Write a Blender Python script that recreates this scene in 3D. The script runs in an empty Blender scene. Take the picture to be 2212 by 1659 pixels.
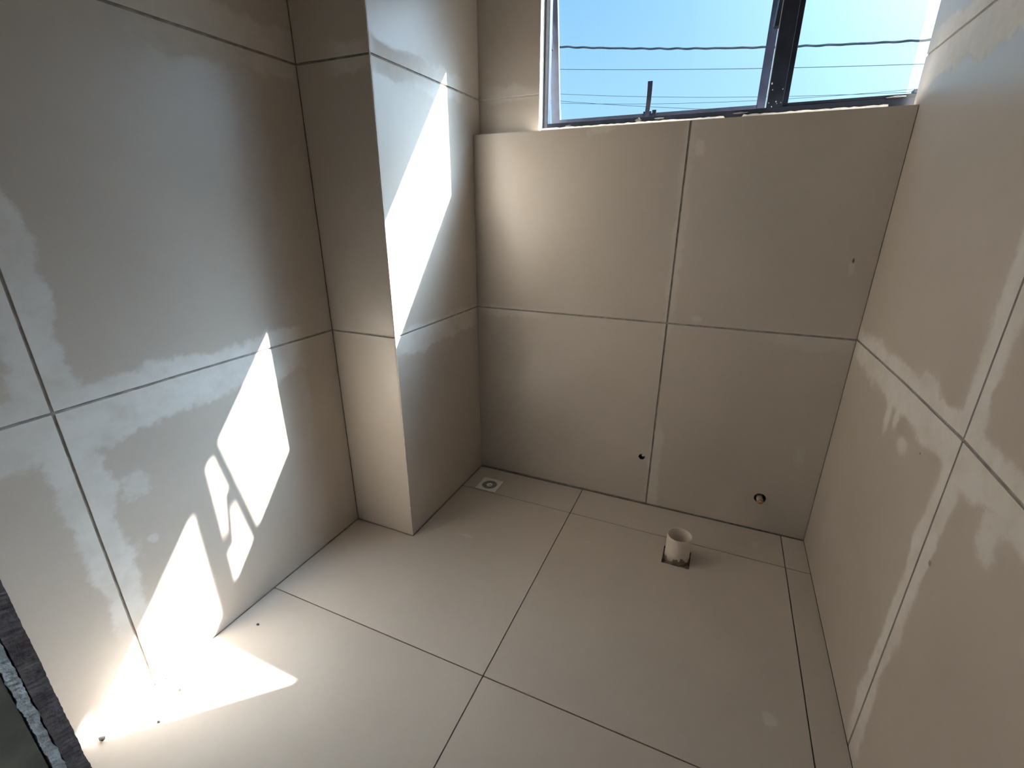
import bpy, bmesh, math, random
from mathutils import Matrix, Vector
random.seed(7)
scn = bpy.context.scene
col = scn.collection
S = 0.8                    # metres per wall tile: every coordinate below is written in tile units
def P(x, y, z): return Vector((x * S, y * S, z * S))

# ------------------------------------------------------------------ camera, sky, sun, exposure
cam_d = bpy.data.cameras.new('camera')
cam = bpy.data.objects.new('camera', cam_d); col.objects.link(cam)
yaw, pitch = 0.416, -0.3571
fwd = Vector((-math.sin(yaw) * math.cos(pitch), math.cos(yaw) * math.cos(pitch), math.sin(pitch)))
right = Vector((math.cos(yaw), math.sin(yaw), 0))
up = right.cross(fwd)
m = Matrix((right, up, -fwd)).transposed().to_4x4()
m.translation = P(0.5564, -2.2623, 1.4988)
cam.matrix_world = m
cam_d.sensor_width = 36.0
cam_d.lens = 1008.59 / 2212 * 36.0
cam_d.clip_start = 0.02
scn.camera = cam

world = bpy.data.worlds.new('sky'); scn.world = world
world.use_nodes = True
wn = world.node_tree; wn.nodes.clear()
w_out = wn.nodes.new('ShaderNodeOutputWorld'); w_bg = wn.nodes.new('ShaderNodeBackground')
w_tc = wn.nodes.new('ShaderNodeTexCoord'); w_sep = wn.nodes.new('ShaderNodeSeparateXYZ')
w_ramp = wn.nodes.new('ShaderNodeValToRGB'); w_map = wn.nodes.new('ShaderNodeMapRange')
wn.links.new(w_tc.outputs['Generated'], w_sep.inputs[0])
wn.links.new(w_sep.outputs['Z'], w_map.inputs['Value'])
w_map.inputs['From Min'].default_value = -1; w_map.inputs['From Max'].default_value = 1
wn.links.new(w_map.outputs[0], w_ramp.inputs[0])
wn.links.new(w_ramp.outputs[0], w_bg.inputs['Color'])
wn.links.new(w_bg.outputs[0], w_out.inputs['Surface'])
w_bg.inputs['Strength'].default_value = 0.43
er = w_ramp.color_ramp
er.elements[0].position = 0.0; er.elements[0].color = (0.26, 0.25, 0.23, 1)
er.elements[1].position = 1.0; er.elements[1].color = (0.16, 0.38, 0.85, 1)
for pos, c in ((0.492, (0.30, 0.30, 0.29, 1)), (0.505, (0.60, 0.92, 1.15, 1)), (0.57, (0.47, 0.86, 1.15, 1)),
               (0.70, (0.27, 0.62, 1.05, 1)), (0.85, (0.20, 0.48, 0.95, 1))):
    e = er.elements.new(pos); e.color = c
# strong sky glow added round the sun to light left wall and pillar
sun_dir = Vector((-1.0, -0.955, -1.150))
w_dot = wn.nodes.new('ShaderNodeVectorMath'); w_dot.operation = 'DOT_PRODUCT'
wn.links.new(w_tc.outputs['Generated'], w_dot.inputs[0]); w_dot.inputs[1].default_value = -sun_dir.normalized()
def wm(op, a, b=None):
    n = wn.nodes.new('ShaderNodeMath'); n.operation = op
    for k, v in ((0, a), (1, b)):
        if v is None: continue
        if isinstance(v, (int, float)): n.inputs[k].default_value = v
        else: wn.links.new(v, n.inputs[k])
    return n.outputs[0]
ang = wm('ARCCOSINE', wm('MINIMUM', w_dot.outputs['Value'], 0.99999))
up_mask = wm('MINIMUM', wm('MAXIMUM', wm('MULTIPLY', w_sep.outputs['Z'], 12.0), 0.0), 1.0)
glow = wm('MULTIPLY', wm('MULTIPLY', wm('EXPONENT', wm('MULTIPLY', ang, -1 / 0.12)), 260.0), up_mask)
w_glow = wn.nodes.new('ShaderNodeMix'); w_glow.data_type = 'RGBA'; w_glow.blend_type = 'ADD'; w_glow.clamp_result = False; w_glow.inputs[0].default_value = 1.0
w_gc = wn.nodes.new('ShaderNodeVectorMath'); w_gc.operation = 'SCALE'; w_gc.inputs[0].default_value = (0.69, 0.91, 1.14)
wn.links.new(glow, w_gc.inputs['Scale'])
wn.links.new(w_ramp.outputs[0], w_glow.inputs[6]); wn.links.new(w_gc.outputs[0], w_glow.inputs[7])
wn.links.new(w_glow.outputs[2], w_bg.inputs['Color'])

sun_d = bpy.data.lights.new('sun', 'SUN'); sun = bpy.data.objects.new('sun', sun_d); col.objects.link(sun)
sun.rotation_euler = sun_dir.to_track_quat('-Z', 'Y').to_euler()
sun.location = P(6, 6, 8)
sun_d.energy = 33.0; sun_d.angle = math.radians(0.53); sun_d.color = (1.0, 0.955, 0.885)

scn.view_settings.view_transform = 'Standard'
scn.view_settings.look = 'None'
scn.view_settings.gamma = 1.0
scn.view_settings.use_curve_mapping = False
scn.view_settings.exposure = 1.15

# ------------------------------------------------------------------ room numbers (tile units)
XL, XR = -0.9908, 1.0979          # left and right wall faces
XC, YC = -0.6503, -0.7331         # pillar corner
YF = -2.0                         # inner face of the door wall
ZS = 1.8403                       # top of the low wall under the window
YU = 0.07                         # face of the wall beside and above the window
ZC = 3.1                          # ceiling
J1, J2 = -0.2427, -1.2498         # floor joints
XV = 0.3523                       # joint of the window wall
YVL, YVR = -1.7269, -1.0085       # upright joints of the left and the right wall
WX0, WZ1 = -0.338, 2.545           # window opening: left jamb, head
TW, TF = 0.004, 0.008             # tile thickness on wall and floor
GW, GF = 0.0043, 0.0022           # half joints

# ------------------------------------------------------------------ node helper
class N:
    def __init__(s, nt, sock): s.nt, s.k = nt, sock
    def _op(s, op, *a):
        n = s.nt.nodes.new('ShaderNodeMath'); n.operation = op
        for i, v in enumerate((s,) + a):
            if isinstance(v, N): s.nt.links.new(v.k, n.inputs[i])
            else: n.inputs[i].default_value = v
        return N(s.nt, n.outputs[0])
    def __add__(s, o): return s._op('ADD', o)
    def __radd__(s, o): return s._op('ADD', o)
    def __sub__(s, o): return s._op('SUBTRACT', o)
    def __rsub__(s, o): return (s * -1.0) + o
    def __mul__(s, o): return s._op('MULTIPLY', o)
    def __rmul__(s, o): return s._op('MULTIPLY', o)
    def abs(s): return s._op('ABSOLUTE')
    def max(s, o): return s._op('MAXIMUM', o)
    def min(s, o): return s._op('MINIMUM', o)
    def gt(s, v): return s._op('GREATER_THAN', v)
    def sqrt(s): return s._op('SQRT')
    def step(s, a, b):
        n = s.nt.nodes.new('ShaderNodeMapRange'); n.interpolation_type = 'SMOOTHSTEP'
        s.nt.links.new(s.k, n.inputs['Value'])
        n.inputs['From Min'].default_value = a; n.inputs['From Max'].default_value = b
        return N(s.nt, n.outputs[0])
def noise(nt, x, y, z, scale, detail=3.0, rough=0.55):
    c = nt.nodes.new('ShaderNodeCombineXYZ')
    for i, v in enumerate((x, y, z)):
        if isinstance(v, N): nt.links.new(v.k, c.inputs[i])
        else: c.inputs[i].default_value = v
    n = nt.nodes.new('ShaderNodeTexNoise')
    nt.links.new(c.outputs[0], n.inputs['Vector'])
    n.inputs['Scale'].default_value = scale; n.inputs['Detail'].default_value = detail; n.inputs['Roughness'].default_value = rough
    return N(nt, n.outputs[0])
def mixrgb(nt, fac, a, b, mode='MIX'):
    n = nt.nodes.new('ShaderNodeMix'); n.data_type = 'RGBA'; n.blend_type = mode
    if isinstance(fac, N): nt.links.new(fac.k, n.inputs[0])
    else: n.inputs[0].default_value = fac
    for i, v in ((6, a), (7, b)):
        if isinstance(v, tuple): n.inputs[i].default_value = v + (1,)
        else: nt.links.new(v, n.inputs[i])
    return n.outputs[2]
def new_mat(name):
    mt = bpy.data.materials.new(name); mt.use_nodes = True
    nt = mt.node_tree; nt.nodes.clear()
    o = nt.nodes.new('ShaderNodeOutputMaterial'); b = nt.nodes.new('ShaderNodeBsdfPrincipled')
    nt.links.new(b.outputs[0], o.inputs['Surface'])
    return mt, nt, b
def world_pos(nt):
    g = nt.nodes.new('ShaderNodeNewGeometry'); s = nt.nodes.new('ShaderNodeSeparateXYZ')
    nt.links.new(g.outputs['Position'], s.inputs[0])
    return [N(nt, s.outputs[i]) * (1 / S) for i in range(3)]
def plain(name, c, rough=0.6, var=0.12, scale=14.0, bump=0.0, metal=0.0, c2=None):
    mt, nt, b = new_mat(name)
    x, y, z = world_pos(nt)
    n = noise(nt, x, y, z, scale, 4)
    lo = tuple(v * (1 - var) for v in c) if c2 is None else c2
    hi = tuple(min(1, v * (1 + var)) for v in c) if c2 is None else c
    nt.links.new(mixrgb(nt, n.step(0.3, 0.7), lo, hi), b.inputs['Base Color'])
    b.inputs['Roughness'].default_value = rough; b.inputs['Metallic'].default_value = metal
    if bump:
        bp = nt.nodes.new('ShaderNodeBump'); bp.inputs['Strength'].default_value = bump; bp.inputs['Distance'].default_value = 0.004
        nt.links.new(noise(nt, x, y, z, scale * 4, 5).k, bp.inputs['Height']); nt.links.new(bp.outputs[0], b.inputs['Normal'])
    return mt

TILE = (0.55, 0.488, 0.425)
HAZE = (0.75, 0.715, 0.67)
def tile_material(name, axes, smears, base=TILE, rough=0.36, spec=0.8):
    """matt porcelain; dried grout film along the joints is rougher and paler.
    smears: ('h', v0, u0, u1, below, above) / ('v', u0, v0, v1, minus, plus) / ('b', u, v, ru, rv, amount)"""
    mt, nt, b = new_mat(name)
    pos = world_pos(nt)
    u, v = pos[axes[0]], pos[axes[1]]
    oi = nt.nodes.new('ShaderNodeObjectInfo'); rnd = N(nt, oi.outputs['Random'])
    cloud = noise(nt, u, v, rnd * 9.0, 1.9, 4, 0.5)
    fine = noise(nt, u, v, rnd * 5.0, 26.0, 3, 0.6)
    jag = noise(nt, u, v, 3.3, 16.0, 6, 0.68) - 0.5
    wob = noise(nt, u, v, 8.1, 6.0, 2, 0.5) - 0.5
    mask = None
    for i, sm in enumerate(smears):
        if sm[0] == 'b':
            _, cu, cv, ru, rv, amt = sm
            du = (u - cu) * (1 / ru); dv = (v - cv) * (1 / rv)
            d = (du * du + dv * dv).sqrt()
            k = (0.9 - d + jag * 2.2 + wob * 1.6).step(0.0, 0.45) * amt
        else:
            kind, c, a0, a1, wm, wp = sm[:6]
            amt = sm[6] if len(sm) > 6 else 1.0
            al, cr = (u, v) if kind == 'h' else (v, u)
            d = cr - c
            side = d.gt(0.0)
            w = side * (wp - wm) + wm
            nz = noise(nt, al, side * 4.0 + 1.7 * i, 0.0, 4.5, 3, 0.6)
            w = w * (nz * 1.7 + 0.25)
            ends = (al - a0).step(-0.06, 0.06) * (1.0 - (al - a1).step(-0.06, 0.06))
            k = (w - d.abs() + jag * 0.075).step(-0.006, 0.016) * ends * amt
        mask = k if mask is None else mask.max(k)
    tone = (cloud - 0.5) * 0.30 + (fine - 0.5) * 0.07 + (rnd - 0.5) * 0.05 + 1.0
    hsv = nt.nodes.new('ShaderNodeHueSaturation'); nt.links.new(tone.k, hsv.inputs['Value'])
    hsv.inputs['Color'].default_value = base + (1,)
    r = (cloud - 0.5) * 0.12 + rough
    colr = hsv.outputs[0]
    if mask is not None:
        patch = noise(nt, u, v, 5.0, 9.0, 3, 0.6).step(0.22, 0.62) * 0.45 + 0.55
        mask = mask * patch
        mask = mask * ((fine - 0.5) * 0.9 + 0.95).min(1.0)
        colr = mixrgb(nt, mask, colr, HAZE)
        r = r + mask * (0.85 - rough)
        b.inputs['Specular IOR Level'].default_value = 0.5
        nt.links.new((spec - mask * (spec * 0.75)).k, b.inputs['Specular IOR Level'])
    nt.links.new(colr, b.inputs['Base Color'])
    nt.links.new(r.k, b.inputs['Roughness'])
    return mt

M = {}
M['left'] = tile_material('left_wall_tile', (1, 2), [
    ('h', 1.0, -2.1, -0.92, 0.115, 0.055), ('v', YVL, 0.28, 1.75, 0.05, 0.065), ('h', 2.0, -1.3, -0.74, 0.06, 0.10, 0.6),
    ('b', -1.60, 0.71, 0.055, 0.06, 0.7), ('b', -1.60, 0.51, 0.02, 0.02, 0.6), ('b', -1.73, 0.49, 0.08, 0.08, 0.7)])
M['right'] = tile_material('right_wall_tile', (1, 2), [
    ('h', 1.015, -1.6, -0.03, 0.080, 0.048), ('v', YVR, 0.03, 1.9, 0.050, 0.052), ('h', 2.0, -1.0, 0.03, 0.10, 0.06),
    ('b', -0.77, 1.05, 0.10, 0.045, 0.9), ('b', -0.55, 0.90, 0.034, 0.085, 1.0), ('b', -0.62, 0.92, 0.03, 0.06, 0.9), ('b', -1.22, 0.93, 0.08, 0.08, 0.9),
    ('b', -0.32, 0.93, 0.03, 0.04, 0.8), ('b', -0.28, 0.30, 0.05, 0.22, 0.25), ('b', -0.45, 0.25, 0.05, 0.20, 0.25), ('b', -0.72, 0.86, 0.035, 0.03, 0.8)])
M['back'] = tile_material('window_wall_tile', (0, 2), [
    ('v', XV, 0.0, 0.45, 0.012, 0.045, 0.55), ('v', XV, 0.95, 1.84, 0.02, 0.03, 0.35), ('h', 1.0, -0.64, -0.25, 0.035, 0.015, 0.5), ('h', 1.0, 0.8, 1.09, 0.06, 0.01, 0.3),
    ('b', 0.40, 1.74, 0.03, 0.04, 0.6), ('b', -0.01, 1.83, 0.08, 0.03, 0.5), ('b', 1.0, 0.45, 0.03, 0.07, 0.35), ('b', 0.48, 1.03, 0.04, 0.03, 0.45),
    ('b', 1.02, 1.29, 0.012, 0.05, 0.4)])
M['pillar_side'] = tile_material('pillar_side_tile', (1, 2), [
    ('h', 1.0, -0.72, -0.02, 0.09, 0.02, 0.8), ('h', 2.0, -0.70, -0.12, 0.05, 0.06, 0.75)])
M['pillar_front'] = tile_material('pillar_front_tile', (0, 2), [('h', 2.0, -0.82, -0.66, 0.05, 0.05, 0.6), ('h', 1.0, -0.9, -0.66, 0.02, 0.02, 0.3)])
M['upper'] = tile_material('upper_wall_tile', (0, 2), [('h', 2.0, -0.62, -0.36, 0.02, 0.045, 0.6)])
M['floor'] = tile_material('floor_tile', (0, 1), [
    ('b', -0.41, -0.626, 0.035, 0.012, 0.6), ('b', 0.888, -1.01, 0.03, 0.045, 0.5), ('b', 0.147, -0.43, 0.02, 0.012, 0.3),
    ('b', 0.88, -0.12, 0.02, 0.015, 0.4), ('b', -0.93, -1.75, 0.08, 0.06, 0.5)], base=(0.56, 0.50, 0.438), rough=0.46, spec=0.45)
M['grout'] = plain('wall_grout', (0.36, 0.33, 0.295), 0.9, 0.2, 30, 0.3)
M['screed'] = plain('dark_screed', (0.045, 0.036, 0.028), 0.95, 0.3, 30, 0.5)
M['plaster'] = plain('white_plaster', (0.72, 0.70, 0.66), 0.85, 0.06, 8, 0.1)
M['ceiling'] = plain('ceiling_plaster', (0.74, 0.72, 0.68), 0.9, 0.04, 6, 0.05)
M['jamb'] = plain('white_jamb_render', (0.80, 0.79, 0.77), 0.8, 0.05, 20, 0.15)
M['frame'] = plain('dark_frame_metal', (0.020, 0.025, 0.042), 0.33, 0.25, 20, 0.0)
M['sash'] = plain('slate_sash_metal', (0.032, 0.040, 0.072), 0.45, 0.2, 20, 0.0)
M['handle'] = plain('blue_black_lever_metal', (0.02, 0.025, 0.045), 0.3, 0.2, 20)
M['edge_strip'] = plain('pale_edge_strip', (0.55, 0.55, 0.56), 0.6, 0.15, 50)
M['white_bits'] = plain('white_plaster_crumb', (0.80, 0.78, 0.75), 0.9, 0.1, 60, 0.3)
M['grey_bits'] = plain('grey_mortar_smear', (0.22, 0.21, 0.20), 0.95, 0.25, 60, 0.4)
M['pvc'] = plain('cream_pvc', (0.80, 0.71, 0.62), 0.45, 0.06, 18)
M['mortar'] = plain('brown_mortar', (0.30, 0.24, 0.19), 0.95, 0.35, 40, 0.6)
M['drain'] = plain('white_drain_plastic', (0.90, 0.87, 0.82), 0.4, 0.06, 30)
M['grate'] = plain('grey_drain_grate', (0.33, 0.31, 0.28), 0.45, 0.25, 60)
M['black'] = plain('black_void', (0.008, 0.006, 0.005), 0.95, 0.2, 30)
M['plug'] = plain('orange_pipe_plug', (0.62, 0.24, 0.13), 0.5, 0.2, 60)
M['plug_ring'] = plain('pinkish_pipe', (0.46, 0.36, 0.31), 0.5, 0.12, 60)
M['cable'] = plain('dark_cable', (0.06, 0.095, 0.13), 0.7, 0.2, 6)  # haze put into the colour: cables made paler and bluer
M['jamb_dark'] = plain('dark_mortar_edge', (0.20, 0.175, 0.18), 0.95, 0.45, 16, 0.8, c2=(0.09, 0.075, 0.08))
M['jamb_pale'] = plain('pale_mortar_strip', (0.74, 0.80, 0.82), 0.95, 0.3, 22, 0.9, c2=(0.36, 0.38, 0.39))
M['door_frame'] = plain('dark_door_frame', (0.20, 0.19, 0.155), 0.7, 0.25, 9)
M['crumb'] = plain('dark_crumb', (0.06, 0.055, 0.05), 0.95, 0.3, 80)
M['chip'] = plain('pale_tile_edge', (0.62, 0.56, 0.49), 0.7, 0.1, 40)
M['hall_floor'] = plain('hall_screed', (0.40, 0.37, 0.33), 0.8, 0.1, 6)

gl = bpy.data.materials.new('window_glass'); gl.use_nodes = True
gt = gl.node_tree; gt.nodes.clear()
g_o = gt.nodes.new('ShaderNodeOutputMaterial'); g_m = gt.nodes.new('ShaderNodeMixShader'); g_f = gt.nodes.new('ShaderNodeFresnel')
g_t = gt.nodes.new('ShaderNodeBsdfTransparent'); g_g = gt.nodes.new('ShaderNodeBsdfGlossy')
g_t.inputs[0].default_value = (0.97, 0.985, 0.985, 1); g_g.inputs['Roughness'].default_value = 0.0; g_f.inputs[0].default_value = 1.45
gt.links.new(g_f.outputs[0], g_m.inputs[0]); gt.links.new(g_t.outputs[0], g_m.inputs[1]); gt.links.new(g_g.outputs[0], g_m.inputs[2])
gt.links.new(g_m.outputs[0], g_o.inputs['Surface'])
g_n = gt.nodes.new('ShaderNodeNewGeometry'); g_i = gt.nodes.new('ShaderNodeMapRange')     # same reflectance from both sides of the pane
gt.links.new(g_n.outputs['Backfacing'], g_i.inputs['Value']); g_i.inputs['To Min'].default_value = 1.45; g_i.inputs['To Max'].default_value = 1 / 1.45
gt.links.new(g_i.outputs[0], g_f.inputs[0])
M['glass'] = gl

# ------------------------------------------------------------------ mesh helpers
def link(name, bm, mat, parent=None, smooth=False, mods=None):
    bmesh.ops.recalc_face_normals(bm, faces=bm.faces[:])
    me = bpy.data.meshes.new(name); bm.to_mesh(me); bm.free()
    me.materials.append(M[mat])
    if smooth:
        for p in me.polygons: p.use_smooth = True
    o = bpy.data.objects.new(name, me); col.objects.link(o)
    if parent is not None: o.parent = parent
    return o
def struct(o): o['kind'] = 'structure'; return o
def thing(o, label, cat, group=None):
    o['label'] = label; o['category'] = cat
    if group: o['group'] = group
    return o
def empty(name, loc=(0, 0, 0)):
    o = bpy.data.objects.new(name, None); o.empty_display_size = 0.05; col.objects.link(o); o.location = P(*loc); return o
def under(o, parent):
    """parent keeping the world coordinates the mesh was written in"""
    o.parent = parent; o.matrix_parent_inverse = parent.matrix_basis.inverted() if parent.parent is None else Matrix()
    return o
def box(bm, x0, x1, y0, y1, z0, z1):
    vs = [bm.verts.new(P(x, y, z)) for x in (x0, x1) for y in (y0, y1) for z in (z0, z1)]
    for f in ((0, 1, 3, 2), (4, 6, 7, 5), (0, 4, 5, 1), (2, 3, 7, 6), (0, 2, 6, 4), (1, 5, 7, 3)):
        bm.faces.new([vs[i] for i in f])
def boxes(name, mat, lst, parent=None, bevel=0.0):
    bm = bmesh.new()
    for b in lst: box(bm, *b)
    if bevel: bmesh.ops.bevel(bm, geom=bm.edges[:], offset=bevel * S, segments=1, affect='EDGES')
    return link(name, bm, mat, parent)
def plane_map(kind, c):
    """(u, v, depth behind the face) -> point; the face looks into the room"""
    if kind == 'left': return lambda u, v, d: P(c - d, u, v)       # faces +x
    if kind == 'right': return lambda u, v, d: P(c + d, u, v)      # faces -x
    if kind == 'back': return lambda u, v, d: P(u, c + d, v)       # faces -y
    if kind == 'front': return lambda u, v, d: P(u, c - d, v)      # faces +y
    if kind == 'floor': return lambda u, v, d: P(u, v, c - d)      # faces +z
def slab(name, mat, mp, loops, thick, parent=None):
    bm = bmesh.new(); edges = []
    for lp in loops:
        vs = [bm.verts.new(mp(a, b, 0)) for a, b in lp]
        edges += [bm.edges.new((vs[i], vs[(i + 1) % len(vs)])) for i in range(len(vs))]
    bmesh.ops.triangle_fill(bm, edges=edges, use_beauty=True)
    fs = bm.faces[:]
    ex = bmesh.ops.extrude_face_region(bm, geom=fs, use_keep_orig=True)
    off = mp(0, 0, thick) - mp(0, 0, 0)
    bmesh.ops.translate(bm, verts=[g for g in ex['geom'] if isinstance(g, bmesh.types.BMVert)], vec=off)
    return link(name, bm, mat, parent)
def rect(a0, a1, b0, b1): return [(a0, b0), (a1, b0), (a1, b1), (a0, b1)]
def circle(cx, cy, r, n=24): return [(cx + r * math.cos(2 * math.pi * i / n), cy + r * math.sin(2 * math.pi * i / n)) for i in range(n)]
def lathe(bm, prof, cx, cy, cz, axis='z', n=32, jag=None):
    """revolve (radius, height) pairs round an axis through c"""
    rings = []
    for k, (r, h) in enumerate(prof):
        ring = []
        for i in range(n):
            a = 2 * math.pi * i / n
            hh = h + (jag(k, i) if jag else 0)
            if axis == 'z': p = P(cx + r * math.cos(a), cy + r * math.sin(a), cz + hh)
            else: p = P(cx + r * math.cos(a), cy - hh, cz + r * math.sin(a))
            ring.append(bm.verts.new(p))
        rings.append(ring)
    for a, b in zip(rings, rings[1:]):
        for i in range(n): bm.faces.new((a[i], a[(i + 1) % n], b[(i + 1) % n], b[i]))
    return rings
def lump(bm, c, rx, ry, rz, seed, sub=2):
    rr = random.Random(seed)
    r = bmesh.ops.create_icosphere(bm, subdivisions=sub, radius=1.0)
    for v in r['verts']:
        k = 0.8 + 0.4 * rr.random()
        v.co = P(c[0] + v.co.x * rx * k, c[1] + v.co.y * ry * k, c[2] + v.co.z * rz * k)
def tube(bm, pts, r, n=6):
    rings = []
    for i, p in enumerate(pts):
        a = pts[max(i - 1, 0)]; b = pts[min(i + 1, len(pts) - 1)]
        t = (b - a).normalized(); s = t.cross(Vector((0, 0, 1))).normalized(); q = s.cross(t)
        rings.append([bm.verts.new(p + (s * math.cos(2 * math.pi * k / n) + q * math.sin(2 * math.pi * k / n)) * r) for k in range(n)])
    for a, b in zip(rings, rings[1:]):
        for k in range(n): bm.faces.new((a[k], a[(k + 1) % n], b[(k + 1) % n], b[k]))
    bm.faces.new(rings[0][::-1]); bm.faces.new(rings[-1])

# ------------------------------------------------------------------ floor
DR = (-0.5085, -0.1755, 0.0615)                 # drain centre and half size
HOLE = (0.487, 0.607, -0.430, -0.302)           # square cut round the waste pipe
PIPE = (0.5475, -0.362, 0.0535)
fm = plane_map('floor', -TF)
floor = struct(slab('floor', 'screed', fm, [rect(XL - TW, XR + TW, YF - 0.19, 0.0 + TW), rect(*HOLE), circle(DR[0], DR[1], 0.045)], 0.15))
ft = plane_map('floor', 0.0)
def ftile(loops): return slab('floor_tile', 'floor', ft, loops, TF, floor)
g = GF; e = 0.003
dh = rect(DR[0] - DR[2] - 0.002, DR[0] + DR[2] + 0.002, DR[1] - DR[2] - 0.002, DR[1] + DR[2] + 0.002)
ftile([rect(XC + e, -g, J1 + g, -0.007), dh])
ftile([rect(g, 1 - g, J1 + g, -0.006)])
ftile([rect(1 + g, XR - 0.001, J1 + g, -0.006)])
ftile([[(XL + e, J2 + g), (-g, J2 + g), (-g, J1 - g), (XC + e, J1 - g), (XC + e, YC - 0.002), (XL + e, YC - 0.002)]])
ftile([rect(g, 1 - g, J2 + g, J1 - g), rect(*HOLE)])
ftile([rect(1 + g, XR - 0.001, J2 + g, J1 - g)])
ftile([rect(XL + e, -g, YF, J2 - g)])
ftile([rect(g, 1 - g, YF, J2 - g)])
ftile([rect(1 + g, XR - 0.001, YF, J2 - g)])

# ------------------------------------------------------------------ walls
g = GW
wl = struct(slab('wall_left', 'grout', plane_map('left', XL - TW), [rect(YF - 0.19, 0.15, -0.16, ZC)], 0.18))
lt = plane_map('left', XL)
zb = 0.003
for a0, a1 in ((YVL + g * 0.9, YC - 0.002), (YF, YVL - g * 0.9)):
    for b0, b1 in ((zb, 1 - g), (1 + g, 2 - g), (2 + g, 3.0)):
        slab('wall_tile', 'left', lt, [rect(a0, a1, b0, b1)], TW, wl)

wr = struct(slab('wall_right', 'grout', plane_map('right', XR + TW), [rect(YF - 0.19, YU + TW - 0.0005, -0.16, ZC)], 0.18))
rt = plane_map('right', XR)
jc = [(0.0, 1.0015), (-0.30, 1.009), (-0.58, 1.0155), (-1.005, 1.0195)]
jd = [(-1.012, 1.0195), (-1.27, 1.010), (-2.0, 1.0)]
slab('wall_tile', 'right', rt, [[(YVR + g, zb), (-0.001, zb)] + [(y, z - g) for y, z in jc]], TW, wr)
slab('wall_tile', 'right', rt, [[(y, z + g) for y, z in jc[::-1]] + [(0.0, ZS), (0.073, ZS), (0.073, 2 - g), (YVR + g, 2 - g)]], TW, wr)
slab('wall_tile', 'right', rt, [rect(YVR + g, 0.073, 2 + g, 3.0)], TW, wr)
slab('wall_tile', 'right', rt, [[(YF, zb), (YVR - g, zb)] + [(y, z - g) for y, z in jd]], TW, wr)
slab('wall_tile', 'right', rt, [[(y, z + g) for y, z in jd[::-1]] + [(YVR - g, 2 - g), (YF, 2 - g)]], TW, wr)
slab('wall_tile', 'right', rt, [rect(YF, YVR - g, 2 + g, 3.0)], TW, wr)

H1 = (0.304, 0.279, 0.0165); H2 = (0.8784, 0.1805, 0.0265)      # pipe holes: x, z, radius
wb = struct(slab('wall_back', 'grout', plane_map('back', TW), [rect(XL, XR + TW, -0.16, ZS), circle(*H1), circle(*H2)], 0.15))
bt = plane_map('back', 0.0)
slab('wall_tile', 'back', bt, [[(XC + 0.001, 0.011), (XV - g, 0.009), (XV - g, 1 - g), (XC + 0.001, 1 - g)], circle(*H1)], TW, wb)
slab('wall_tile', 'back', bt, [[(XV + g, 0.007), (XR - 0.002, 0.005), (XR - 0.002, 1 - g), (XV + g, 1 - g)], circle(*H2)], TW, wb)
slab('wall_tile', 'back', bt, [rect(XC + 0.001, XV - g, 1 + g, ZS)], TW, wb)
slab('wall_tile', 'back', bt, [rect(XV + g, XR - 0.002, 1 + g, ZS)], TW, wb)

pl = struct(boxes('wall_pillar', 'grout', [(XL - TW + 0.0005, XC - TW, YC + TW, TW, -0.16, ZS), (XL - TW + 0.0005, XC - TW, YC + TW, YU + TW, ZS, ZC)]))
pf = plane_map('back', YC)
for b0, b1 in ((zb, 1 - g), (1 + g, 2 - g), (2 + g, 3.0)):
    slab('wall_tile', 'pillar_front', pf, [rect(XL + 0.003, XC - 0.0065, b0, b1)], TW, pl)
ps = plane_map('left', XC)
slab('wall_tile', 'pillar_side', ps, [rect(YC + 0.005, -0.001, 0.005, 1 - g)], TW, pl)
slab('wall_tile', 'pillar_side', ps, [[(YC + 0.005, 1 + g), (-0.001, 1 + g), (-0.001, ZS), (YU - 0.001, ZS), (YU - 0.001, 2 - g), (YC + 0.005, 2 - g)]], TW, pl)
slab('wall_tile', 'pillar_side', ps, [rect(YC + 0.005, YU - 0.001, 2 + g, 3.0)], TW, pl)
boxes('corner_edge', 'chip', [(XC - 0.0062, XC - 0.0002, YC + 0.0002, YC + 0.0045, zb, 3.0)], pl)

ww = struct(slab('wall_window', 'jamb', plane_map('back', YU + TW), [[(XC - TW, ZS), (WX0, ZS), (WX0, WZ1), (XR + 0.18, WZ1), (XR + 0.18, ZC), (XC - TW, ZC)]], 0.076))
wt = plane_map('back', YU)
slab('wall_tile', 'upper', wt, [rect(XC + 0.001, WX0, ZS + 0.002, 2 - g)], TW, ww)
slab('wall_tile', 'upper', wt, [rect(XC + 0.001, WX0, 2 + g, 3.0)], TW, ww)
boxes('jamb_lining', 'jamb', [(WX0, WX0 + 0.004, YU + 0.001, 0.119, ZS + 0.001, WZ1)], ww)

wf = struct(slab('wall_front', 'grout', plane_map('front', YF), [[(XL - TW, -0.008), (-0.70, -0.008), (-0.70, 2.65), (0.95, 2.65), (0.95, -0.008), (XR + TW, -0.008), (XR + TW, ZC), (XL - TW, ZC)]], 0.19))
struct(boxes('ceiling', 'ceiling', [(XL - 0.18, XR + 0.18, YF - 0.19, 0.15, ZC, ZC + 0.15)]))

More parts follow.
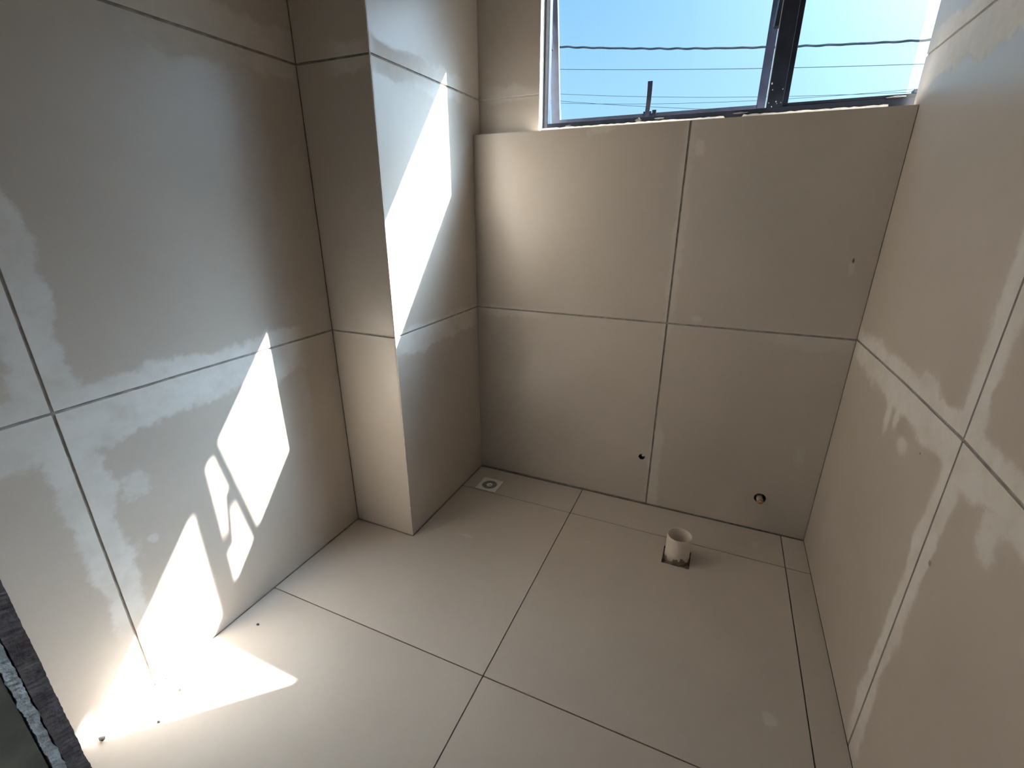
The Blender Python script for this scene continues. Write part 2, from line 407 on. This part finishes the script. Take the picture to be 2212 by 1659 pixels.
# unseen room behind the doorway; far opening added to let in fill daylight
HY0, HY1, HX0, HX1 = -6.0, YF - 0.19, -2.2, 2.6
hall = struct(boxes('floor', 'hall_floor', [(HX0, HX1, HY0, HY1, -0.158, -0.008)]))
struct(boxes('ceiling', 'ceiling', [(HX0, HX1, HY0, HY1, ZC, ZC + 0.15)]))
struct(boxes('wall_hall_left', 'plaster', [(HX0 - 0.15, HX0, HY0, HY1, -0.158, ZC)]))
struct(boxes('wall_hall_right', 'plaster', [(HX1, HX1 + 0.15, HY0, HY1, -0.158, ZC)]))
struct(boxes('wall_hall_near', 'plaster', [(HX0, XL - 0.185, HY1, HY1 + 0.15, -0.158, ZC), (XR + 0.185, HX1, HY1, HY1 + 0.15, -0.158, ZC)]))
struct(slab('wall_hall_far', 'plaster', plane_map('front', HY0), [[(HX0, -0.158), (HX1, -0.158), (HX1, ZC), (HX0, ZC)], rect(-0.3, 0.9, 1.3, 2.4)], 0.15))

# door opening: raw edge of the wall
door = struct(empty('door_1', (-0.69, -2.1, 0)))
def rough_strip(name, mat, y0, y1, x_face, seed, amp, ampx):
    rr = random.Random(seed); bm = bmesh.new(); rows = []; j0 = j1 = 0.0
    nz = 420; zt = 2.65
    for i in range(nz + 1):
        z = zt * i / nz - 0.006 * (i == 0)
        j0 = .7 * j0 + .3 * (rr.random() - .5) * amp * 2.2 + .15 * (rr.random() - .5) * amp; j1 = .7 * j1 + .3 * (rr.random() - .5) * amp * 2.2 + .15 * (rr.random() - .5) * amp; jx = (rr.random() - .5) * ampx; jy = (rr.random() - .5) * ampx
        rows.append([bm.verts.new(P(a, b, z)) for a, b in ((-0.6995, y1 + j1), (x_face + jx, y1 + j1), (x_face + jy, (y0 + y1) / 2), (x_face - jx, y0 + j0), (-0.6995, y0 + j0))])
    for a, b in zip(rows, rows[1:]):
        for k in range(5): bm.faces.new((a[k], a[(k + 1) % 5], b[(k + 1) % 5], b[k]))
    bm.faces.new(rows[0]); bm.faces.new(rows[-1][::-1])
    return under(link(name, bm, mat), door)
rough_strip('mortar_edge', 'jamb_dark', -2.034, -2.000, -0.681, 1, 0.0022, 0.0025)
rough_strip('plaster_strip', 'jamb_pale', -2.0545, -2.0365, -0.680, 2, 0.0055, 0.002)
under(boxes('door_lining', 'door_frame', [(-0.6995, -0.681, -2.19, -2.058, -0.006, 2.65)]), door)

# ------------------------------------------------------------------ window
win = struct(empty('window_1', (0.38, 0.13, ZS)))
F0, F1 = 0.120, 0.155                            # frame depth
RT = 1.884                                       # top of the bottom rail
fr = under(boxes('frame', 'frame', [
    (WX0 + 0.001, -0.310, F0, F1, ZS + 0.002, WZ1 - 0.002),                  # left stile
    (-0.310, XR + 0.03, F0, F1, ZS + 0.002, RT),                            # sill rail
    (0.699, XR + 0.03, F0 + 0.006, F1, RT, 1.897),                          # glazing rail of the fixed light
    (1.100, XR + 0.03, F0 + 0.002, F1, 1.897, 1.909),
    (-0.310, XR + 0.03, F0, F1, 2.515, WZ1 - 0.002), (0.699, XR + 0.03, F0, F1, 2.478, 2.515)], None, 0.0008), win)   # head
mu = under(boxes('mullion', 'frame', [(0.6235, 0.680, F0 - 0.002, F1, RT, 2.515), (0.680, 0.699, F0 + 0.012, F1, RT, 2.515)], None, 0.0008), win)
under(boxes('edge_strip', 'edge_strip', [(0.6208, 0.6233, F0 - 0.001, F0 + 0.004, RT, 2.515)]), win)  # thin pale strip along the left edge of the mullion
under(boxes('glass_pane', 'glass', [(0.6995, XR + 0.0295, 0.140, 0.145, 1.8975, 2.477)]), win)
# bead of pale grout between tile edge and frame
bm = bmesh.new(); rr = random.Random(5); tops = []; bots = []
NB = 90
for i in range(NB + 1):
    x = -0.336 + (1.03 + 0.336) * i / NB
    h = 0.0235 + 0.003 * (rr.random() - .5)
    if 0.47 < x < 0.53: h = 0.006
    tops.append([bm.verts.new(P(x, yy, ZS + zz)) for yy, zz in ((0.110, 0.0005), (0.110, h), (0.1195, h), (0.1195, 0.0005))])
for a, b in zip(tops, tops[1:]):
    for k in range(4): bm.faces.new((a[k], a[(k + 1) % 4], b[(k + 1) % 4], b[k]))
bm.faces.new(tops[0]); bm.faces.new(tops[-1][::-1])
under(link('grout_bead', bm, 'white_bits'), win)
bm = bmesh.new()
for k, (x, z, r) in enumerate(((0.6305, 1.967, .0042), (0.636, 1.945, .0025), (0.630, 1.900, .0025), (0.655, 1.903, .003), (0.659, 1.896, .002), (0.673, 1.898, .0022), (0.672, 1.945, .002), (0.642, 1.886, .0028))):
    lump(bm, (x, F0 - 0.0025, z), r * .75, 0.002, r, 40 + k, 1)
o = under(link('white_speck', bm, 'white_bits'), win); o['kind'] = 'stuff'  # small white specks at the foot of the mullion
bm = bmesh.new()
for k, (x, z, rx, rz) in enumerate(((-0.205, 1.866, .016, .008), (0.118, 1.872, .014, .009), (0.206, 1.874, .022, .004), (0.53, 1.872, .03, .003), (1.05, 1.888, .03, .003))):
    lump(bm, (x, F0 - 0.001, z), rx, 0.006, rz, 60 + k, 2)
o = under(link('mortar_smear', bm, 'grey_bits'), win); o['kind'] = 'stuff'

# opening light, hung at its head and pushed outwards at the foot
TH = math.radians(10.0); HZ, HY = 2.571, 0.163
def sash_pt(x, d, t):       # d down the leaf from its head, t through the leaf (outwards)
    return (x, HY + d * math.sin(TH) + t * math.cos(TH), HZ - d * math.cos(TH) + t * math.sin(TH))
def sbox(bm, x0, x1, d0, d1, t0, t1):
    vs = [bm.verts.new(P(*sash_pt(x, d, t))) for x in (x0, x1) for d in (d0, d1) for t in (t0, t1)]
    for f in ((0, 1, 3, 2), (4, 6, 7, 5), (0, 4, 5, 1), (2, 3, 7, 6), (0, 2, 6, 4), (1, 5, 7, 3)):
        bm.faces.new([vs[i] for i in f])
SL, SR, SD = -0.345, 0.622, 0.682
bm = bmesh.new()
sbox(bm, SL, -0.303, 0, SD, 0, 0.016); sbox(bm, 0.588, SR, 0, SD, 0, 0.016)
sbox(bm, -0.303, 0.588, 0, 0.022, 0, 0.014); sbox(bm, -0.303, 0.593, SD - 0.024, SD, 0, 0.016)
sash = under(link('sash', bm, 'sash'), win)
def sub(o): o.parent = sash; return o
bm = bmesh.new(); sbox(bm, -0.3025, 0.5875, 0.0225, SD - 0.0245, 0.005, 0.010); sub(link('glass_pane', bm, 'glass'))
for x0, x1 in ((0.624, 0.6155), (-0.3115, -0.340)):      # friction stays between leaf and frame
    a = Vector((x1, 0.158, 2.165)) if x0 > 0 else Vector((x0, 0.158, 2.19)); b = Vector((x0, 0.197, 2.379)) if x0 > 0 else Vector((x1, 0.197, 2.379))
    bm = bmesh.new(); tube(bm, [P(*a), P(*a.lerp(b, .5)), P(*b)], (0.014 if x0 > 0 else 0.006) * S, 6); under(link('stay_arm', bm, 'frame'), win)
# lever latch on the bottom rail
bm = bmesh.new()
rows = []
for i in range(9):
    q = i / 8; d = SD - 0.012 - 0.138 * q; xc = 0.1285 + 0.007 * q + 0.004 * math.sin(q * 2.6); hw = 0.0098 + 0.001 * q; t = -0.012 - 0.010 * math.sin(q * math.pi * 0.6)
    rows.append([bm.verts.new(P(*sash_pt(x, d, tt))) for x, tt in ((xc - hw, t), (xc + hw, t), (xc + hw, t - 0.006), (xc - hw, t - 0.006))])
for a, b in zip(rows, rows[1:]):
    for k in range(4): bm.faces.new((a[k], a[(k + 1) % 4], b[(k + 1) % 4], b[k]))
bm.faces.new(rows[0]); bm.faces.new(rows[-1][::-1])
sbox(bm, 0.112, 0.148, SD - 0.032, SD - 0.004, -0.014, -0.0005)
sbox(bm, 0.152, 0.170, SD - 0.036, SD - 0.006, -0.012, -0.0005)
sub(link('handle', bm, 'handle'))

# ------------------------------------------------------------------ waste pipe in its square cut
wp = empty('waste_pipe', (PIPE[0], PIPE[1], -0.05))
thing(wp, 'cream plastic waste pipe stub standing in a square hole cut in the floor tiles', 'pipe')
rr = random.Random(11); jg = [0.012 * rr.random() + (0.016 if 46 <= i <= 56 else 0) + (0.01 if i in (38, 39, 52, 53) else 0) for i in range(64)]
bm = bmesh.new(); R0 = PIPE[2]
rg = lathe(bm, [(R0, 0.0), (R0, 0.03), (R0, 0.118), (R0 - 0.0008, 0.1195), (R0 - 0.0035, 0.1195), (R0 - 0.0042, 0.118), (R0 - 0.0042, 0.03), (R0 - 0.0042, 0.0)],
           PIPE[0], PIPE[1], 0.0, n=64, jag=lambda k, i: (jg[i] - 0.004) if k in (0, 7) else 0)
for i in range(64): bm.faces.new((rg[0][i], rg[0][(i + 1) % 64], rg[7][(i + 1) % 64], rg[7][i]))
under(link('pipe_wall', bm, 'pvc', smooth=True), wp)
bm = bmesh.new(); rr2 = random.Random(3)
bump = [[(rr2.random() - .5) * 0.005 for i in range(48)] for k in range(6)]
rg = []
for k, (r, h) in enumerate(((R0 - 0.001, -0.05), (R0 + 0.001, -0.02), (R0 - 0.0015, -0.004), (R0 - 0.002, 0.012), (R0 - 0.0035, 0.024), (R0 - 0.006, 0.024), (R0 - 0.007, -0.05))):
    rg.append([bm.verts.new(P(PIPE[0] + (r + (bump[k][i] * .6 if k < 3 else 0)) * math.cos(2 * math.pi * i / 48), PIPE[1] + (r + (bump[k][i] * .6 if k < 3 else 0)) * math.sin(2 * math.pi * i / 48), h)) for i in range(48)])
for a, b in zip(rg, rg[1:]):
    for i in range(48): bm.faces.new((a[i], a[(i + 1) % 48], b[(i + 1) % 48], b[i]))
under(link('mortar_collar', bm, 'mortar', smooth=True), wp)
bm = bmesh.new(); x0, x1, y0, y1 = HOLE
n = 14; gv = {}
for i in range(n + 1):
    for j in range(n + 1):
        gv[i, j] = bm.verts.new(P(x0 + (x1 - x0) * i / n, y0 + (y1 - y0) * j / n, -0.014 + 0.008 * (rr2.random() - .5)))
for i in range(n):
    for j in range(n): bm.faces.new((gv[i, j], gv[i + 1, j], gv[i + 1, j + 1], gv[i, j + 1]))
o = link('hole_mortar', bm, 'mortar', floor)

# ------------------------------------------------------------------ floor drain
dr = empty('floor_drain', (DR[0], DR[1], 0))
thing(dr, 'white square floor drain with a round grey grate in the corner by the pillar', 'drain')
h = DR[2]
bm = bmesh.new()
lo = [rect(DR[0] - h, DR[0] + h, DR[1] - h, DR[1] + h), circle(DR[0], DR[1], 0.0435, 40)]
fr_o = slab('frame', 'drain', plane_map('floor', 0.003), lo, 0.0105); under(fr_o, dr); bm.free()
bm = bmesh.new(); rg = lathe(bm, [(0.0435, -0.006), (0.0435, 0.0012), (0.0395, 0.0012), (0.0395, -0.006)], DR[0], DR[1], 0, n=40)
for i in range(40): bm.faces.new((rg[3][i], rg[3][(i + 1) % 40], rg[0][(i + 1) % 40], rg[0][i]))
ring = under(link('grate', bm, 'grate'), dr)
bm = bmesh.new()
for k in range(24):       # spokes with slots between
    a = 2 * math.pi * k / 24; w = 0.0022
    c, s_ = math.cos(a), math.sin(a)
    q = [bm.verts.new(P(DR[0] + r * c - t * s_, DR[1] + r * s_ + t * c, z)) for r in (0.019, 0.040) for t in (-w * r / .03, w * r / .03) for z in (-0.004, 0.0008)]
    for f in ((0, 1, 3, 2), (4, 6, 7, 5), (0, 4, 5, 1), (2, 3, 7, 6), (0, 2, 6, 4), (1, 5, 7, 3)): bm.faces.new([q[i] for i in f])
rg = lathe(bm, [(0.0205, -0.004), (0.0205, 0.0012), (0.0175, 0.0014), (0.0175, -0.004)], DR[0], DR[1], 0, n=32)
for i in range(32): bm.faces.new((rg[3][i], rg[3][(i + 1) % 32], rg[0][(i + 1) % 32], rg[0][i]))
o = link('spokes', bm, 'grate'); o.parent = ring; 
bm = bmesh.new()
rg = lathe(bm, [(0.0172, -0.004), (0.0172, 0.0022), (0.015, 0.003), (0.006, 0.003), (0.0055, 0.0012), (0.0001, 0.0012)], DR[0], DR[1], 0, n=28)
bm.faces.new(rg[0]); cap = under(link('centre_knob', bm, 'drain'), dr)
bm = bmesh.new(); lump(bm, (DR[0] + 0.009, DR[1] - 0.003, 0.0025), .004, .004, .0015, 4, 1); lump(bm, (DR[0] + 0.004, DR[1] - 0.008, 0.0025), .003, .003, .0012, 5, 1)
under(link('dirt_spot', bm, 'black'), dr)
bm = bmesh.new(); lathe(bm, [(0.0449, -0.008), (0.0449, -0.075), (0.0001, -0.075)], DR[0], DR[1], 0, n=24)
under(link('drain_cup', bm, 'black'), dr)
bm = bmesh.new(); lump(bm, (DR[0] - 0.05, DR[1] + h, 0.002), .012, .004, .002, 8, 2); under(link('grout_blob', bm, 'white_bits'), dr); bm = bmesh.new(); lump(bm, (DR[0] + 0.045, DR[1] + h - .006, 0.004), .010, .006, .0015, 9, 2)
under(link('grout_blob', bm, 'white_bits'), dr)

# ------------------------------------------------------------------ water points in the window wall
def socket(x, z, r, parent):
    bm = bmesh.new(); lathe(bm, [(r, -0.006), (r, -0.07), (0.0001, -0.07)], x, 0, z, 'y', 24)
    return under(link('pipe_hole', bm, 'black'), parent)
w1 = empty('water_outlet', (H1[0], 0.0, H1[1])); thing(w1, 'small round water outlet hole with a pale pipe end, beside the upright joint', 'pipe')
socket(*H1, w1)
bm = bmesh.new(); rg = lathe(bm, [(0.0075, -0.05), (0.0075, -0.009), (0.0065, -0.007), (0.0001, -0.007)], H1[0] + 0.0055, 0, H1[1] + 0.005, 'y', 16); under(link('pipe_end', bm, 'white_bits', smooth=True), w1)
w2 = empty('water_pipe', (H2[0], 0.0, H2[1])); thing(w2, 'pinkish water pipe with orange plug in the round hole near the right corner', 'pipe')
socket(*H2, w2)
bm = bmesh.new(); lathe(bm, [(0.0140, -0.06), (0.0142, 0.026), (0.0135, 0.029), (0.009, 0.029), (0.009, 0.02)], H2[0], 0, H2[1] - 0.003, 'y', 24); under(link('pipe_wall', bm, 'plug_ring', smooth=True), w2)
bm = bmesh.new(); rg = lathe(bm, [(0.0089, 0.0), (0.0089, 0.032), (0.0078, 0.0345), (0.0001, 0.0345)], H2[0], 0, H2[1] - 0.003, 'y', 16); under(link('plug', bm, 'plug', smooth=True), w2)

for y, z, k in ((-0.839, 0.900, 1), (-1.062, 0.722, 2)):
    bm = bmesh.new(); lump(bm, (XR - 0.0005, y, z), 0.0008, 0.0035 * k, 0.004 * k, 70 + k, 1); o = link('dark_chip', bm, 'mortar', wr)
bm = bmesh.new(); lump(bm, (1.019, -0.0005, 1.312), 0.004, 0.0006, 0.009, 75, 2); o = link('dark_chip', bm, 'grey_bits', wb)

# ------------------------------------------------------------------ overhead cables outside
def cable(label, y, c, r, twist=False):
    pts = []
    for i in range(161):
        x = -14 + 28 * i / 160
        pts.append(P(x, y + 0.02 * x, c[0] * x * x + c[1] * x + c[2]))
    bm = bmesh.new()
    if twist:
        fine = []
        for i in range(1201):
            x = -7 + 14 * i / 1200; fine.append((x, c[0] * x * x + c[1] * x + c[2]))
        for ph in (0, 2 * math.pi / 3, 4 * math.pi / 3):
            tube(bm, [P(x, y + 0.02 * x + 0.008 * math.sin(x * 9 + ph), z + 0.008 * math.cos(x * 9 + ph) + 0.003 * math.sin(x * 23)) for x, z in fine], r * S, 5)
    else: tube(bm, pts, r * S, 5)
    return thing(link('power_cable', bm, 'cable'), label, 'cable', 'overhead cables outside the window')
cable('thick twisted dark overhead cable, topmost of those seen through the window', 6, (0.0093, -0.093, 3.621), 0.0072, True)
cable('thin overhead wire just below the thick twisted cable', 10, (0.003, -0.080, 4.255), 0.0055)
cable('thin overhead wire third from the top, crossing behind the middle of the window lever', 11, (0.006, -0.071, 3.922), 0.0045)
cable('thin overhead wire sloping down to the right towards the foot of the left pane', 12, (0.005, -0.096, 3.832), 0.0050)
cable('thin overhead wire rising to the right behind the foot of the window lever', 9, (0.009, -0.038, 3.478), 0.0036)

# ------------------------------------------------------------------ bits and pieces
def bit(name, c, r, seed, mat, label, cat, group=None, sub_=1):
    bm = bmesh.new(); lump(bm, c, r[0], r[1], r[2], seed, sub_)
    return thing(link(name, bm, mat), label, cat, group)
bit('plaster_scrap', (0.407, 0.070, ZS + 0.006), (0.034, 0.006, 0.006), 21, 'white_bits', 'white plaster scrap lying on the ledge under the window, right of the upright joint', 'scrap', None, 2)
CR = 'dark crumbs on the sunlit floor'
bit('mortar_crumb', (-0.955, -1.897, 0.006), (0.013, 0.008, 0.006), 31, 'crumb', 'largest dark crumb on the floor, at the near tip of the sunlit patch', 'debris', CR)
bit('mortar_crumb', (-0.854, -1.796, 0.003), (0.006, 0.004, 0.003), 32, 'crumb', 'small dark crumb on the near edge of the sunlit floor patch', 'debris', CR)
bit('mortar_crumb', (-0.898, -1.701, 0.003), (0.006, 0.004, 0.003), 33, 'crumb', 'dark crumb in the middle of the sunlit floor patch', 'debris', CR)
bit('mortar_crumb', (-0.982, -1.695, 0.003), (0.004, 0.004, 0.003), 34, 'crumb', 'tiny dark crumb against the left wall in the sunlit patch', 'debris', CR)
bit('mortar_crumb', (-0.889, -1.413, 0.003), (0.006, 0.004, 0.003), 35, 'crumb', 'dark crumb on the shaded floor between the sunlit patch and the floor joint', 'debris', CR)
